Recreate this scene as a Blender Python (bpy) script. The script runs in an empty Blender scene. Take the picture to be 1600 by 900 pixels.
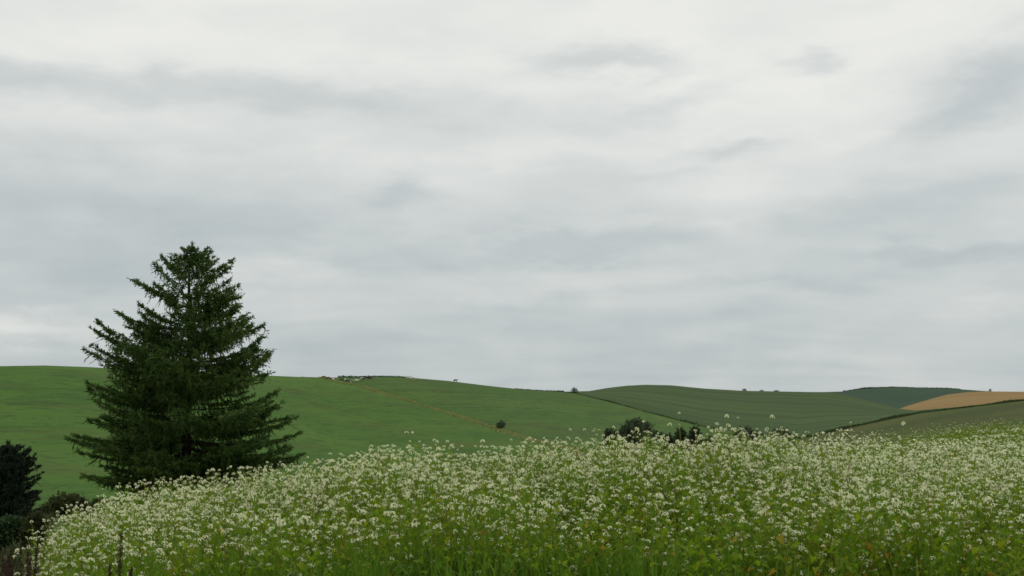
import bpy, math, random
import numpy as np
from mathutils import Vector, Matrix, noise as mnoise

random.seed(7)
rng = np.random.default_rng(11)
SC = bpy.context.scene
COL = SC.collection

# ------------------------------------------------------------------ camera
EYE = 1.5
FPX = 2222.0                       # focal length in photo pixels (50 mm on 36 mm)
PITCH = math.atan(210 / FPX)       # the eye-level line sits 210 px below the middle
cam_d = bpy.data.cameras.new('camera')
cam_d.lens = 50.0
cam_d.sensor_width = 36.0
cam_d.clip_start = 0.1
cam_d.clip_end = 20000
cam_d.dof.use_dof = True
cam_d.dof.focus_distance = 17.0
cam_d.dof.aperture_fstop = 7.1
cam = bpy.data.objects.new('camera', cam_d)
cam.location = (0, 0, EYE)
cam.rotation_euler = (math.pi / 2 + PITCH, 0, 0)
COL.objects.link(cam)
SC.camera = cam

# ------------------------------------------------------------------ world: overcast sky
SUN_EL, SUN_AZ = math.radians(52), math.radians(18)      # azimuth clockwise from +Y
world = bpy.data.worlds.new('World')
SC.world = world
world.use_nodes = True
wt = world.node_tree
for n in list(wt.nodes):
    wt.nodes.remove(n)


class NG:
    """small helper to write node graphs"""
    def __init__(self, tree):
        self.t = tree

    def new(self, kind, **kw):
        n = self.t.nodes.new(kind)
        for k, v in kw.items():
            setattr(n, k, v)
        return n

    def put(self, sock, v):
        if hasattr(v, 'is_linked'):
            self.t.links.new(v, sock)
        elif v is not None:
            sock.default_value = v

    def m(self, op, a, b=None, c=None, clamp=False):
        n = self.new('ShaderNodeMath', operation=op, use_clamp=clamp)
        for i, v in enumerate((a, b, c)):
            if v is not None:
                self.put(n.inputs[i], v)
        return n.outputs[0]

    def mix(self, f, a, b, blend='MIX'):
        n = self.new('ShaderNodeMix', data_type='RGBA', blend_type=blend)
        n.clamp_factor = True
        self.put(n.inputs['Factor'], f)
        for s, v in ((n.inputs[6], a), (n.inputs[7], b)):
            self.put(s, v if hasattr(v, 'is_linked') else (*v, 1.0))
        return n.outputs[2]

    def noise(self, vec, scale, detail=4, rough=.55, dist=0.0):
        n = self.new('ShaderNodeTexNoise')
        n.inputs['Scale'].default_value = scale
        n.inputs['Detail'].default_value = detail
        n.inputs['Roughness'].default_value = rough
        n.inputs['Distortion'].default_value = dist
        if vec is not None:
            self.put(n.inputs['Vector'], vec)
        return n.outputs['Fac']

    def ramp(self, f, lo, hi, a=0.0, b=1.0, smooth=True):
        n = self.new('ShaderNodeMapRange')
        if smooth:
            n.interpolation_type = 'SMOOTHSTEP'
        self.put(n.inputs[0], f)
        for i, v in enumerate((lo, hi, a, b)):
            n.inputs[i + 1].default_value = v
        return n.outputs[0]

    def vec(self, x, y, z):
        n = self.new('ShaderNodeCombineXYZ')
        for i, v in enumerate((x, y, z)):
            self.put(n.inputs[i], v)
        return n.outputs[0]

    def mapping(self, vec, scale=(1, 1, 1), loc=(0, 0, 0), rot=(0, 0, 0)):
        n = self.new('ShaderNodeMapping')
        self.put(n.inputs['Vector'], vec)
        n.inputs['Scale'].default_value = scale
        n.inputs['Location'].default_value = loc
        n.inputs['Rotation'].default_value = rot
        return n.outputs[0]


g = NG(wt)
tc = g.new('ShaderNodeTexCoord')
sep = g.new('ShaderNodeSeparateXYZ')
wt.links.new(tc.outputs['Generated'], sep.inputs[0])
dx, dy, dz = sep.outputs
den = g.m('ADD', g.m('MAXIMUM', dz, 0.0), 0.13)
flat = g.vec(g.m('DIVIDE', dx, den), g.m('DIVIDE', dy, den), 0.0)     # cloud sheet seen in perspective
# direction as angles, in units of 1/2222 rad
n1 = g.noise(flat, 1.3, 2, .5)
n2 = g.noise(g.mapping(flat, loc=(7.3, 2.1, 4.0)), 1.5, 2, .5)
n3 = g.noise(g.mapping(tc.outputs['Generated'], (22, 22, 60)), 1.0, 5, .58)
n4 = g.noise(g.mapping(tc.outputs['Generated'], (22, 22, 60), (5, 9, 2)), 1.0, 5, .58)
P = g.m('MULTIPLY_ADD', g.m('ARCTAN2', dx, dy), FPX, 800.0)
Q = g.m('MULTIPLY_ADD', g.m('ARCSINE', dz), -FPX, 660.0)
P = g.m('ADD', P, g.m('MULTIPLY_ADD', n3, 130.0, -65.0))
P = g.m('ADD', P, g.m('MULTIPLY_ADD', n1, 160.0, -80.0))
Q = g.m('ADD', Q, g.m('MULTIPLY_ADD', n4, 76.0, -38.0))
Q = g.m('ADD', Q, g.m('MULTIPLY_ADD', n2, 60.0, -30.0))
curve = g.new('ShaderNodeFloatCurve')
cm = curve.mapping
cpts = [(0, .86), (.55, .90), (.66, .93), (.728, .90), (.777, .78), (.825, .58), (.874, .40), (.922, .29), (.971, .20), (1.0, .18)]
cv = cm.curves[0]
cv.points[0].location = cpts[0]
cv.points[1].location = cpts[-1]
for p in cpts[1:-1]:
    cv.points.new(*p)
cm.update()
# Q runs from 660 (horizon) upwards to about -2800 (zenith); squeeze to 0..1 with the low sky spread out
wt.links.new(g.ramp(Q, -1400, 660, 0, 1, smooth=False), curve.inputs['Value'])
val = curve.outputs[0]
BLOBS = [  # px, py, half-width, half-height, amount, tilt
    (200, 155, 480, 28, -.42, 0), (760, 180, 260, 24, -.16, 0), (80, 300, 240, 55, -.26, 0),
    (330, 385, 430, 40, -.20, 0), (120, 450, 190, 34, -.16, 0), (600, 308, 56, 22, -.30, 0),
    (925, 104, 118, 25, -.48, 0), (1030, 116, 70, 14, -.16, 0), (1262, 116, 48, 16, -.40, 0),
    (1060, 168, 95, 17, -.20, -.35), (930, 203, 110, 20, -.14, -.1), (1120, 232, 85, 14, -.34, 0),
    (1060, 268, 90, 14, -.15, -.07), (1560, 150, 135, 54, -.64, -.3), (1450, 215, 110, 25, -.2, -.2),
    (1480, 330, 260, 36, -.20, -.1), (1440, 405, 130, 16, -.26, 0), (880, 385, 220, 22, -.20, -.08),
    (70, 520, 120, 22, .36, 0), (470, 425, 110, 28, .26, 0), (900, 440, 190, 30, .20, -.1),
    (1150, 345, 50, 45, .14, .4), (1330, 560, 150, 34, .16, 0), (1030, 545, 190, 40, -.10, 0),
    (1260, 440, 160, 14, -.14, -.06), (160, 30, 300, 30, -.10, 0), (1200, 180, 380, 120, .10, 0),
    (560, 545, 260, 40, -.08, 0), (1540, 480, 120, 30, .14, 0), (300, 240, 420, 90, -.06, 0),
    (700, 250, 140, 14, .08, 0)]
for (bx, by, sx, sy, am, ti) in BLOBS:
    u = g.m('SUBTRACT', P, float(bx))
    v = g.m('SUBTRACT', Q, float(by))
    if ti:
        c, s = math.cos(ti), math.sin(ti)
        u, v = (g.m('ADD', g.m('MULTIPLY', u, c), g.m('MULTIPLY', v, s)),
                g.m('SUBTRACT', g.m('MULTIPLY', v, c), g.m('MULTIPLY', u, s)))
    u = g.m('MULTIPLY', u, 1.0 / sx)
    v = g.m('MULTIPLY', v, 1.0 / sy)
    d = g.m('MULTIPLY_ADD', u, u, g.m('MULTIPLY', v, v))
    if sy <= 30:
        d = g.m('POWER', d, 1.2)                 # small clouds have firmer edges
    val = g.m('MULTIPLY_ADD', g.m('POWER', 0.42, d), am, val)
wisp = g.noise(g.mapping(flat, (1.0, 1.6, 1.0), (3, 1, 0)), 1.5, 3, .5, .3)
val = g.m('ADD', val, g.m('MULTIPLY_ADD', wisp, .46, -.23))
lump = g.noise(g.mapping(tc.outputs['Generated'], (11, 11, 30), (1, 2, 8)), 1.0, 5, .55, .3)
val = g.m('ADD', val, g.m('MULTIPLY_ADD', lump, .52, -.26))
val = g.m('MINIMUM', g.m('MAXIMUM', val, 0.0), 1.0)
cloud = g.mix(val, (.43, .485, .505), (.835, .84, .80))
nish = g.new('ShaderNodeTexSky', sky_type='NISHITA')
nish.sun_disc = False
nish.sun_elevation = SUN_EL
nish.sun_rotation = SUN_AZ
bg_sky = g.new('ShaderNodeBackground')
bg_sky.inputs['Strength'].default_value = 0.10
wt.links.new(nish.outputs[0], bg_sky.inputs['Color'])
bg_cloud = g.new('ShaderNodeBackground')
bg_cloud.inputs['Strength'].default_value = 1.0
wt.links.new(cloud, bg_cloud.inputs['Color'])
mixs = g.new('ShaderNodeMixShader')
mixs.inputs[0].default_value = 0.97            # closed cloud cover
wt.links.new(bg_sky.outputs[0], mixs.inputs[1])
wt.links.new(bg_cloud.outputs[0], mixs.inputs[2])
world.cycles.sampling_method = 'MANUAL'
world.cycles.sample_map_resolution = 128
wo = g.new('ShaderNodeOutputWorld')
wt.links.new(mixs.outputs[0], wo.inputs[0])

# ------------------------------------------------------------------ sun behind the cloud
sun_d = bpy.data.lights.new('sun', 'SUN')
sun_d.energy = 1.3
sun_d.angle = math.radians(40)
sun_d.color = (1.0, .97, .92)
sun = bpy.data.objects.new('sun', sun_d)
sd = Vector((math.sin(SUN_AZ) * math.cos(SUN_EL), math.cos(SUN_AZ) * math.cos(SUN_EL), math.sin(SUN_EL)))
sun.rotation_euler = sd.to_track_quat('Z', 'Y').to_euler()
COL.objects.link(sun)

SC.view_settings.view_transform = 'Standard'
SC.view_settings.look = 'None'
SC.view_settings.exposure = 0.0
SC.view_settings.gamma = 1.0
SC.render.engine = 'CYCLES'
SC.cycles.use_denoising = True
SC.cycles.max_bounces = 6
SC.cycles.diffuse_bounces = 3
SC.cycles.transmission_bounces = 3
SC.cycles.volume_bounces = 1


# ------------------------------------------------------------------ general helpers
def at(px, py, Y):
    """world point on the ray through photo pixel (px, py) at forward distance Y"""
    u, v = (px - 800) / FPX, (450 - py) / FPX
    yw = math.cos(PITCH) - math.sin(PITCH) * v
    zw = math.sin(PITCH) + math.cos(PITCH) * v
    k = Y / yw
    return Vector((u * k, Y, EYE + zw * k))


def slope(py):
    """rise per metre forward of the ray through row py"""
    v = (450 - py) / FPX
    return (math.sin(PITCH) + math.cos(PITCH) * v) / (math.cos(PITCH) - math.sin(PITCH) * v)


def interp(x, tab, k=1):
    return float(np.interp(x, [t[0] for t in tab], [t[k] for t in tab]))


def tag(o, label=None, cat=None, group=None, kind=None):
    if label:
        o['label'] = label
    if cat:
        o['category'] = cat
    if group:
        o['group'] = group
    if kind:
        o['kind'] = kind
    return o


def mesh_np(name, V, F, mats, midx=None, tint=None, uv=None, smooth=False):
    """V (n,3), F (m,k) -> mesh"""
    V = np.asarray(V, np.float32)
    F = np.asarray(F, np.int32)
    me = bpy.data.meshes.new(name)
    me.vertices.add(len(V))
    me.vertices.foreach_set('co', V.ravel())
    m, k = F.shape
    me.loops.add(m * k)
    me.loops.foreach_set('vertex_index', F.ravel())
    me.polygons.add(m)
    me.polygons.foreach_set('loop_start', np.arange(0, m * k, k, dtype=np.int32))
    for mt in (mats if isinstance(mats, (list, tuple)) else [mats]):
        me.materials.append(mt)
    if midx is not None:
        me.polygons.foreach_set('material_index', np.asarray(midx, np.int32))
    me.polygons.foreach_set('use_smooth', np.full(m, smooth))
    me.update(calc_edges=True)
    if tint is not None:
        a = me.attributes.new('tint', 'FLOAT', 'POINT')
        a.data.foreach_set('value', np.asarray(tint, np.float32))
    if uv is not None:
        l = me.uv_layers.new(name='UVMap')
        l.data.foreach_set('uv', np.asarray(uv, np.float32)[F.ravel()].ravel())
    return me


def obj(name, me, parent=None, mat=None):
    o = bpy.data.objects.new(name, me)
    COL.objects.link(o)
    if parent is not None:
        o.parent = parent
    if mat is not None:
        o.matrix_local = mat
    return o


def empty(name, loc, rz=0.0):
    o = bpy.data.objects.new(name, None)
    o.empty_display_size = .2
    o.location = loc
    o.rotation_euler = (0, 0, rz)
    COL.objects.link(o)
    return o


class MB:
    """collects triangles"""
    def __init__(self):
        self.V, self.F, self.M, self.T, self.n = [], [], [], [], 0

    def add(self, V, F, m=0, tint=0.0):
        V = np.asarray(V, float).reshape(-1, 3)
        F = np.asarray(F, int).reshape(-1, 3)
        self.V.append(V)
        self.F.append(F + self.n)
        self.M.append(np.full(len(F), m))
        self.T.append(np.full(len(V), tint) if np.isscalar(tint) else np.asarray(tint))
        self.n += len(V)

    def tube(self, pts, radii, sides=5, m=0, tint=0.0):
        pts = [Vector(p) for p in pts]
        V, F = [], []
        for i, p in enumerate(pts):
            d = (pts[min(i + 1, len(pts) - 1)] - pts[max(i - 1, 0)]).normalized()
            a = d.orthogonal().normalized()
            b = d.cross(a)
            for k in range(sides):
                t = 2 * math.pi * k / sides
                V.append(p + (a * math.cos(t) + b * math.sin(t)) * radii[i])
        for i in range(len(pts) - 1):
            for k in range(sides):
                A, B = i * sides + k, i * sides + (k + 1) % sides
                F += [(A, B, B + sides), (A, B + sides, A + sides)]
        c = len(V)
        V.append(pts[-1])
        for k in range(sides):
            F.append(((len(pts) - 1) * sides + k, (len(pts) - 1) * sides + (k + 1) % sides, c))
        self.add([tuple(v) for v in V], F, m, tint)

    def arrays(self):
        return np.vstack(self.V), np.vstack(self.F), np.concatenate(self.M), np.concatenate(self.T)

    def mesh(self, name, mats, smooth=False):
        V, F, M, T = self.arrays()
        return mesh_np(name, V, F, mats, M, T, smooth=smooth)


def unit(a):
    return a / np.maximum(np.linalg.norm(a, axis=-1, keepdims=True), 1e-9)


def diamonds(P0, D, L, W, N=None):
    """flat leaf-shaped blades: start, direction, length, width -> V, F (two triangles each)"""
    n = len(P0)
    D = unit(D)
    if N is None:
        N = rng.normal(size=(n, 3))
    S = unit(np.cross(D, N)) * (W[:, None] / 2)
    mid = P0 + D * (L * .45)[:, None]
    V = np.stack([P0, mid - S, P0 + D * L[:, None], mid + S], 1).reshape(-1, 3)
    b = np.arange(n)[:, None] * 4
    F = np.concatenate([b + [0, 1, 2], b + [0, 2, 3]], 1).reshape(-1, 3)
    return V, F


# ------------------------------------------------------------------ materials
def new_mat(name):
    m = bpy.data.materials.new(name)
    m.use_nodes = True
    t = m.node_tree
    b = t.nodes['Principled BSDF']
    return m, NG(t), b


def plain(name, col, rough=.8, var=.25, scale=6.0, spec=.2, col2=None):
    m, n, b = new_mat(name)
    co = n.new('ShaderNodeTexCoord').outputs['Object']
    f = n.noise(co, scale, 4)
    c2 = col2 or tuple(c * (1 - var) for c in col)
    n.put(b.inputs['Base Color'], n.mix(n.ramp(f, .35, .65), col, c2))
    b.inputs['Roughness'].default_value = rough
    b.inputs['Specular IOR Level'].default_value = spec
    return m


def leafy(name, cols, rough=.6, trans=0.25, spec=.08):
    """leaf colours picked per plant / per leaf by the 'tint' attribute or the object's own random number"""
    m, n, b = new_mat(name)
    at_ = n.new('ShaderNodeAttribute', attribute_name='tint')
    oi = n.new('ShaderNodeObjectInfo')
    f = n.m('FRACT', n.m('ADD', at_.outputs['Fac'], oi.outputs['Random']))
    r = n.new('ShaderNodeValToRGB')
    r.color_ramp.elements[0].color = (*cols[0], 1)
    r.color_ramp.elements[1].color = (*cols[-1], 1)
    for i, c in enumerate(cols[1:-1]):
        e = r.color_ramp.elements.new((i + 1) / (len(cols) - 1))
        e.color = (*c, 1)
    n.put(r.inputs[0], f)
    n.put(b.inputs['Base Color'], r.outputs[0])
    b.inputs['Roughness'].default_value = rough
    b.inputs['Specular IOR Level'].default_value = spec
    if trans:
        tr = n.new('ShaderNodeBsdfTranslucent')
        n.put(tr.inputs['Color'], r.outputs[0])
        mx = n.new('ShaderNodeMixShader')
        mx.inputs[0].default_value = trans
        n.put(mx.inputs[1], b.outputs[0])
        n.put(mx.inputs[2], tr.outputs[0])
        out = m.node_tree.nodes['Material Output']
        n.put(out.inputs['Surface'], mx.outputs[0])
    return m


def pasture_mat(name, base, light, dark, brown, streak=.55):
    m, n, b = new_mat(name)
    co = n.new('ShaderNodeTexCoord').outputs['Object']
    # cattle terraces: thin streaks that keep to one height along the slope
    s1 = n.noise(n.mapping(co, (.05, .03, .50), rot=(0, .05, 0)), 1.0, 5, .66, .6)
    s2 = n.noise(n.mapping(co, (.20, .12, 1.7), (3, 7, 1), (0, .06, 0)), 1.0, 5, .66, 1.2)
    big = n.noise(n.mapping(co, (.012, .012, .03)), 1.0, 3)
    big2 = n.noise(n.mapping(co, (.022, .016, .09), (9, 3, 5)), 1.0, 5, .65)
    fine = n.noise(n.mapping(co, (.9, .9, .9)), 1.0, 4, .65)
    c = n.mix(n.ramp(big, .35, .68), base, light)
    c = n.mix(n.m('MULTIPLY', n.ramp(big2, .50, .66), .6), c, brown)
    c = n.mix(n.m('MULTIPLY', n.ramp(s1, .50, .64), streak * .75), c, dark)
    c = n.mix(n.m('MULTIPLY', n.ramp(s2, .51, .60), streak), c, dark)
    c = n.mix(n.m('MULTIPLY', n.ramp(fine, .3, .7), .25), c, tuple(k * .8 for k in base))
    n.put(b.inputs['Base Color'], c)
    b.inputs['Roughness'].default_value = .95
    b.inputs['Specular IOR Level'].default_value = .05
    bm = n.new('ShaderNodeBump')
    bm.inputs['Strength'].default_value = .9
    bm.inputs['Distance'].default_value = .5
    n.put(bm.inputs['Height'], n.m('ADD', s1, n.m('MULTIPLY', s2, .5)))
    n.put(b.inputs['Normal'], bm.outputs[0])
    return m


def crop_mat(name, base, light, dark, rows=(3.0, 34.0), amount=.6, rot=0.0):
    """sown fields: faint lanes along the slope (UV: u along the hill, v up it)"""
    m, n, b = new_mat(name)
    tcn = n.new('ShaderNodeTexCoord')
    uv = n.mapping(tcn.outputs['UV'], (rows[0], rows[1], 1), rot=(0, 0, rot))
    s = n.noise(uv, 1.0, 4, .55, .5)
    s2 = n.noise(n.mapping(tcn.outputs['UV'], (rows[0] * 1.5, rows[1] * 3, 1), (4, 4, 0), (0, 0, rot)), 1.0, 3, .5)
    big = n.noise(n.mapping(tcn.outputs['UV'], (3, 3, 1)), 1.0, 3)
    fine = n.noise(n.mapping(tcn.outputs['Object'], (.35, .35, .35)), 1.0, 4, .65)
    c = n.mix(n.ramp(big, .35, .65), base, light)
    c = n.mix(n.m('MULTIPLY', n.ramp(s, .49, .59), amount), c, dark)
    c = n.mix(n.m('MULTIPLY', n.ramp(s2, .56, .66), amount * .5), c, dark)
    c = n.mix(n.m('MULTIPLY', n.ramp(fine, .35, .7), .3), c, tuple(k * .75 for k in base))
    n.put(b.inputs['Base Color'], c)
    b.inputs['Roughness'].default_value = .95
    b.inputs['Specular IOR Level'].default_value = .05
    bm = n.new('ShaderNodeBump')
    bm.inputs['Strength'].default_value = .5
    bm.inputs['Distance'].default_value = .6
    n.put(bm.inputs['Height'], n.m('ADD', fine, s))
    n.put(b.inputs['Normal'], bm.outputs[0])
    return m


MAT = {}
MAT['pasture1'] = pasture_mat('pasture_near', (.049, .110, .017), (.068, .130, .020), (.026, .062, .012), (.070, .082, .024), .62)
MAT['pasture2'] = pasture_mat('pasture_far', (.050, .105, .020), (.066, .118, .023), (.028, .061, .015), (.062, .080, .024), .62)
MAT['crop'] = crop_mat('green_crop', (.046, .080, .025), (.062, .092, .030), (.028, .056, .019), (1.3, 24.0), .75, .07)
MAT['teal'] = crop_mat('bluish_crop', (.028, .060, .034), (.034, .066, .036), (.022, .048, .028), (3, 12), .4)
MAT['wheat'] = crop_mat('ripe_grain', (.215, .145, .055), (.25, .172, .068), (.165, .108, .04), (3, 12), .5, .1)
MAT['slope'] = crop_mat('rough_slope', (.056, .074, .019), (.072, .080, .024), (.036, .054, .016), (5, 9), .6, .15)
MAT['ground'] = plain('meadow_soil', (.045, .075, .02), .95, .4, 1.5, .05, (.06, .055, .025))
MAT['terrain'] = plain('terrain_green', (.05, .09, .025), .95, .3, .02, .05)
MAT['bark'] = plain('bark', (.045, .036, .028), .9, .5, 9.0, .1)
MAT['needle'] = leafy('needles', [(.042, .086, .022), (.080, .138, .030), (.054, .106, .028), (.105, .165, .036), (.068, .118, .028)], .75, .28, .06)
MAT['needle2'] = leafy('dark_needles', [(.018, .032, .020), (.028, .046, .026), (.022, .038, .024)], .75, .08, .1)
MAT['bush'] = leafy('dark_leaves', [(.040, .058, .034), (.064, .086, .046), (.050, .070, .040)], .75, .12, .1)
MAT['shrub'] = leafy('olive_leaves', [(.040, .056, .018), (.054, .070, .022), (.048, .052, .022)], .75, .15, .1)
MAT['greenbush'] = leafy('bush_leaves', [(.028, .060, .022), (.042, .078, .028), (.034, .062, .022)], .7, .2, .15)
MAT['hedge'] = leafy('hedge_leaves', [(.044, .076, .027), (.060, .094, .034), (.050, .080, .031)], .8, .1, .1)
MAT['drygrass'] = leafy('dry_grass', [(.27, .29, .10), (.36, .36, .15), (.18, .24, .07), (.30, .29, .12)], .9, .1, .05)
MAT['leaf'] = leafy('buckwheat_leaf', [(.068, .165, .008), (.185, .280, .011), (.105, .205, .009), (.245, .305, .014), (.140, .245, .010)], .6, .5)
MAT['leafy'] = leafy('yellowed_leaf', [(.36, .26, .02), (.42, .20, .02), (.30, .26, .03)], .6, .3)
MAT['stem'] = leafy('buckwheat_stem', [(.13, .26, .022), (.15, .26, .026), (.14, .27, .026), (.19, .14, .03), (.12, .25, .022)], .6, 0)
MAT['flower'] = leafy('buckwheat_blossom', [(.85, .87, .58), (.89, .90, .68), (.82, .85, .50), (.91, .91, .74), (.84, .86, .54)], .7, .3, .08)
MAT['grass'] = leafy('tall_grass', [(.065, .160, .012), (.110, .215, .016), (.085, .185, .014), (.150, .230, .020)], .6, .35)
MAT['dock'] = leafy('dock_seed', [(.058, .038, .025), (.080, .052, .032), (.046, .032, .021)], .8, .05, .1)
MAT['weeds'] = leafy('rank_weeds', [(.05, .07, .022), (.06, .06, .028), (.04, .075, .022), (.065, .05, .03)], .8, .15, .1)
MAT['cow_bw'] = None


def cow_mat(name, a, b_, thr, scale=1.3):
    m, n, b = new_mat(name)
    oi = n.new('ShaderNodeObjectInfo')
    co = n.new('ShaderNodeTexCoord').outputs['Object']
    v = n.new('ShaderNodeVectorMath', operation='ADD')
    n.put(v.inputs[0], co)
    n.put(v.inputs[1], n.vec(n.m('MULTIPLY', oi.outputs['Random'], 40.0), 0.0, 3.0))
    f = n.noise(v.outputs[0], scale, 1)
    n.put(b.inputs['Base Color'], n.mix(n.ramp(f, thr - .015, thr + .015), a, b_))
    b.inputs['Roughness'].default_value = .7
    return m


MAT['cow_bw'] = cow_mat('piebald_hide', (.018, .018, .018), (.72, .70, .66), .52)
MAT['cow_w'] = cow_mat('pale_hide', (.05, .045, .04), (.72, .69, .62), .36)
MAT['cow_b'] = cow_mat('black_hide', (.016, .016, .016), (.5, .5, .5), .74)
MAT['cow_r'] = cow_mat('russet_hide', (.10, .045, .022), (.5, .42, .34), .66)

# ------------------------------------------------------------------ hills
# every field is a patch of real terrain between two lines; rows of a line: photo column, photo row, distance
TRACK = [(470, 588.5, 590), (500, 590.5, 590), (560, 604, 560), (620, 622, 525), (680, 640, 480), (740, 660, 425), (800, 680, 360),
         (870, 699, 300), (1000, 742, 190), (1250, 752, 170)]
HEDGE1 = [(880, 612, 705), (900, 615, 690), (960, 630, 610), (1000, 641, 550), (1060, 657, 470), (1100, 667, 420), (1160, 677, 370),
          (1250, 686, 320)]
HEDGE2 = [(1250, 686, 320), (1330, 668, 345), (1400, 653, 380), (1440, 645, 405), (1500, 638, 440), (1600, 626, 490), (2200, 600, 560)]
SKY1 = [(-900, 580, 430), (-400, 574, 450), (0, 572, 470), (70, 571, 490), (140, 573.5, 510), (250, 580, 540), (400, 586, 570), (470, 589, 590)]
SKY2 = [(470, 589, 590), (540, 590, 605), (600, 589, 620), (640, 590, 630), (700, 595, 640), (760, 602.5, 655), (820, 609, 675), (880, 612.5, 705)]
SKY3 = [(880, 612, 705), (920, 611, 740), (950, 606, 765), (980, 602.5, 780), (1010, 601, 790), (1050, 602, 800), (1100, 607, 815),
        (1160, 610.5, 825), (1240, 612, 835), (1300, 613, 840)]
EDGE3 = [(1300, 613, 840), (1340, 622, 780), (1380, 632, 700), (1405, 638.5, 640), (1430, 641.3, 610), (1500, 635.5, 560), (1600, 625, 510), (2200, 599, 570)]
WHEATL = [(1405, 638.5, 640), (1425, 632, 720), (1440, 627.5, 770), (1480, 616.5, 880), (1510, 613, 930), (1540, 611.5, 960), (1600, 612, 980), (2200, 608, 980)]
SKY4 = [(1180, 613, 1150), (1290, 612.5, 1180), (1320, 611.5, 1200), (1350, 607.5, 1220), (1395, 605, 1240), (1440, 606.5, 1250), (1480, 606.8, 1250), (1540, 611, 1250), (1640, 616, 1250)]
BOT = [(-900, 800, 130), (500, 800, 130), (700, 775, 150), (900, 752, 175), (1100, 746, 180), (1250, 744, 180), (2200, 740, 180)]


def bot_low(px):
    return interp(px, BOT, 1), interp(px, BOT, 2)


class Patch:
    def __init__(self, name, mat, x0, x1, bottom, top, crest, step=5.0, rows=60, power=1.7, back=True):
        self.bottom, self.top, self.crest, self.power = bottom, top, crest, power
        xs = np.arange(x0, x1 + .1, step)
        V, UV = [], []
        nb = 14 if back else 0
        for px in xs:
            yb, Yb, yt, Yt = self.col(px)
            cr = self.is_crest(px)
            for j in range(rows + 1):
                p = self.point(px, j / rows)
                V.append(tuple(p))
                UV.append(((px - x0) / (x1 - x0), j / rows))
            for j in range(1, nb + 1):
                w = j / nb
                Y = Yt * (1 + .30 * w)
                q = at(px, yt, Y)
                q.z -= (6 + 40 * w) * w if cr else 14 * w
                V.append(tuple(q))
                UV.append(((px - x0) / (x1 - x0), 1 + w * .3))
        R = rows + 1 + nb
        C = len(xs)
        i, j = np.meshgrid(np.arange(C - 1), np.arange(R - 1), indexing='ij')
        a = (i * R + j).ravel()
        F = np.stack([a, a + R, a + R + 1, a + 1], 1)
        me = mesh_np(name, V, F, mat, uv=UV, smooth=True)
        self.o = tag(obj(name, me), kind='structure')

    def is_crest(self, px):
        return self.crest[0] <= px <= self.crest[1]

    def kpow(self, px):
        a, b = self.crest
        w = min(max((px - a) / 60 + 1, 0), 1) * min(max((b - px) / 160 + .5, 0), 1)
        return 1.25 + (self.power - 1.25) * w * w * (3 - 2 * w)

    def col(self, px):
        b = self.bottom
        yb, Yb = (interp(px, b, 1), interp(px, b, 2))
        yt, Yt = interp(px, self.top, 1), interp(px, self.top, 2)
        return yb, Yb, yt, Yt

    def point(self, px, t):
        yb, Yb, yt, Yt = self.col(px)
        k = self.kpow(px)
        Y = Yb + (Yt - Yb) * t
        f = 1 - (1 - t) ** k
        return at(px, yb + (yt - yb) * f, Y)

    def hit(self, px, py):
        """ground point seen at that place of the photo"""
        yb, Yb, yt, Yt = self.col(px)
        k = self.kpow(px)
        f = min(max((py - yb) / (yt - yb), 0), 1)
        return self.point(px, 1 - (1 - f) ** (1 / k))


TOP1 = SKY1 + TRACK[1:]
TOP2 = SKY2 + HEDGE1[1:]
TOP3 = SKY3 + EDGE3[1:]
BOT3 = HEDGE1 + HEDGE2[1:]
h_near = Patch('pasture', MAT['pasture1'], -900, 1250, BOT, TOP1, (-900, 495), back=True)
h_far = Patch('pasture', MAT['pasture2'], 470, 1250, TRACK, TOP2, (470, 890))
h_crop = Patch('crop_field', MAT['crop'], 880, 2200, BOT3, TOP3, (880, 1300), step=4)
h_slope = Patch('hillside', MAT['slope'], 1250, 2200, BOT, HEDGE2, (3000, 3001))
h_wheat = Patch('grain_field', MAT['wheat'], 1405, 2200, EDGE3[3:], WHEATL, (1405, 2200), step=2.5)
TEALB = [(1180, 616, 1000), (1290, 616, 900), (1300, 614, 850), (1340, 623, 785), (1380, 633, 705), (1405, 639.5, 642), (1425, 633, 722), (1440, 629, 772),
         (1480, 619, 882), (1510, 615.5, 935), (1540, 614, 965), (1640, 618, 985)]
h_teal = Patch('crop_field', MAT['teal'], 1180, 1640, TEALB, SKY4, (1180, 1640), step=2.5)

# ------------------------------------------------------------------ near ground
SKYL = [  # photo column, row of the blossom line, distance of the crest
    (-600, 960, 14), (0, 905, 13), (40, 868, 13), (60, 852, 13), (100, 826, 13.5), (150, 802, 14), (200, 789, 14), (300, 772, 14.5), (400, 755, 14.5), (500, 744, 14.5),
    (560, 722, 14), (620, 712, 14), (700, 709, 14), (800, 710, 14), (900, 709, 14), (950, 706, 14), (1000, 702, 13.5), (1060, 697, 13.5),
    (1150, 697, 13.5), (1200, 695, 14), (1250, 695, 16), (1300, 686, 20), (1350, 683, 26), (1420, 677, 33), (1500, 664, 42), (1600, 658, 46), (2200, 650, 50)]
FRONT = [(-600, 960), (0, 905), (40, 895), (60, 882), (100, 866), (160, 846), (300, 820), (700, 800), (1100, 792), (1600, 790), (2200, 790)]
YF = 9.0
PLANT = 0.84


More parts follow.
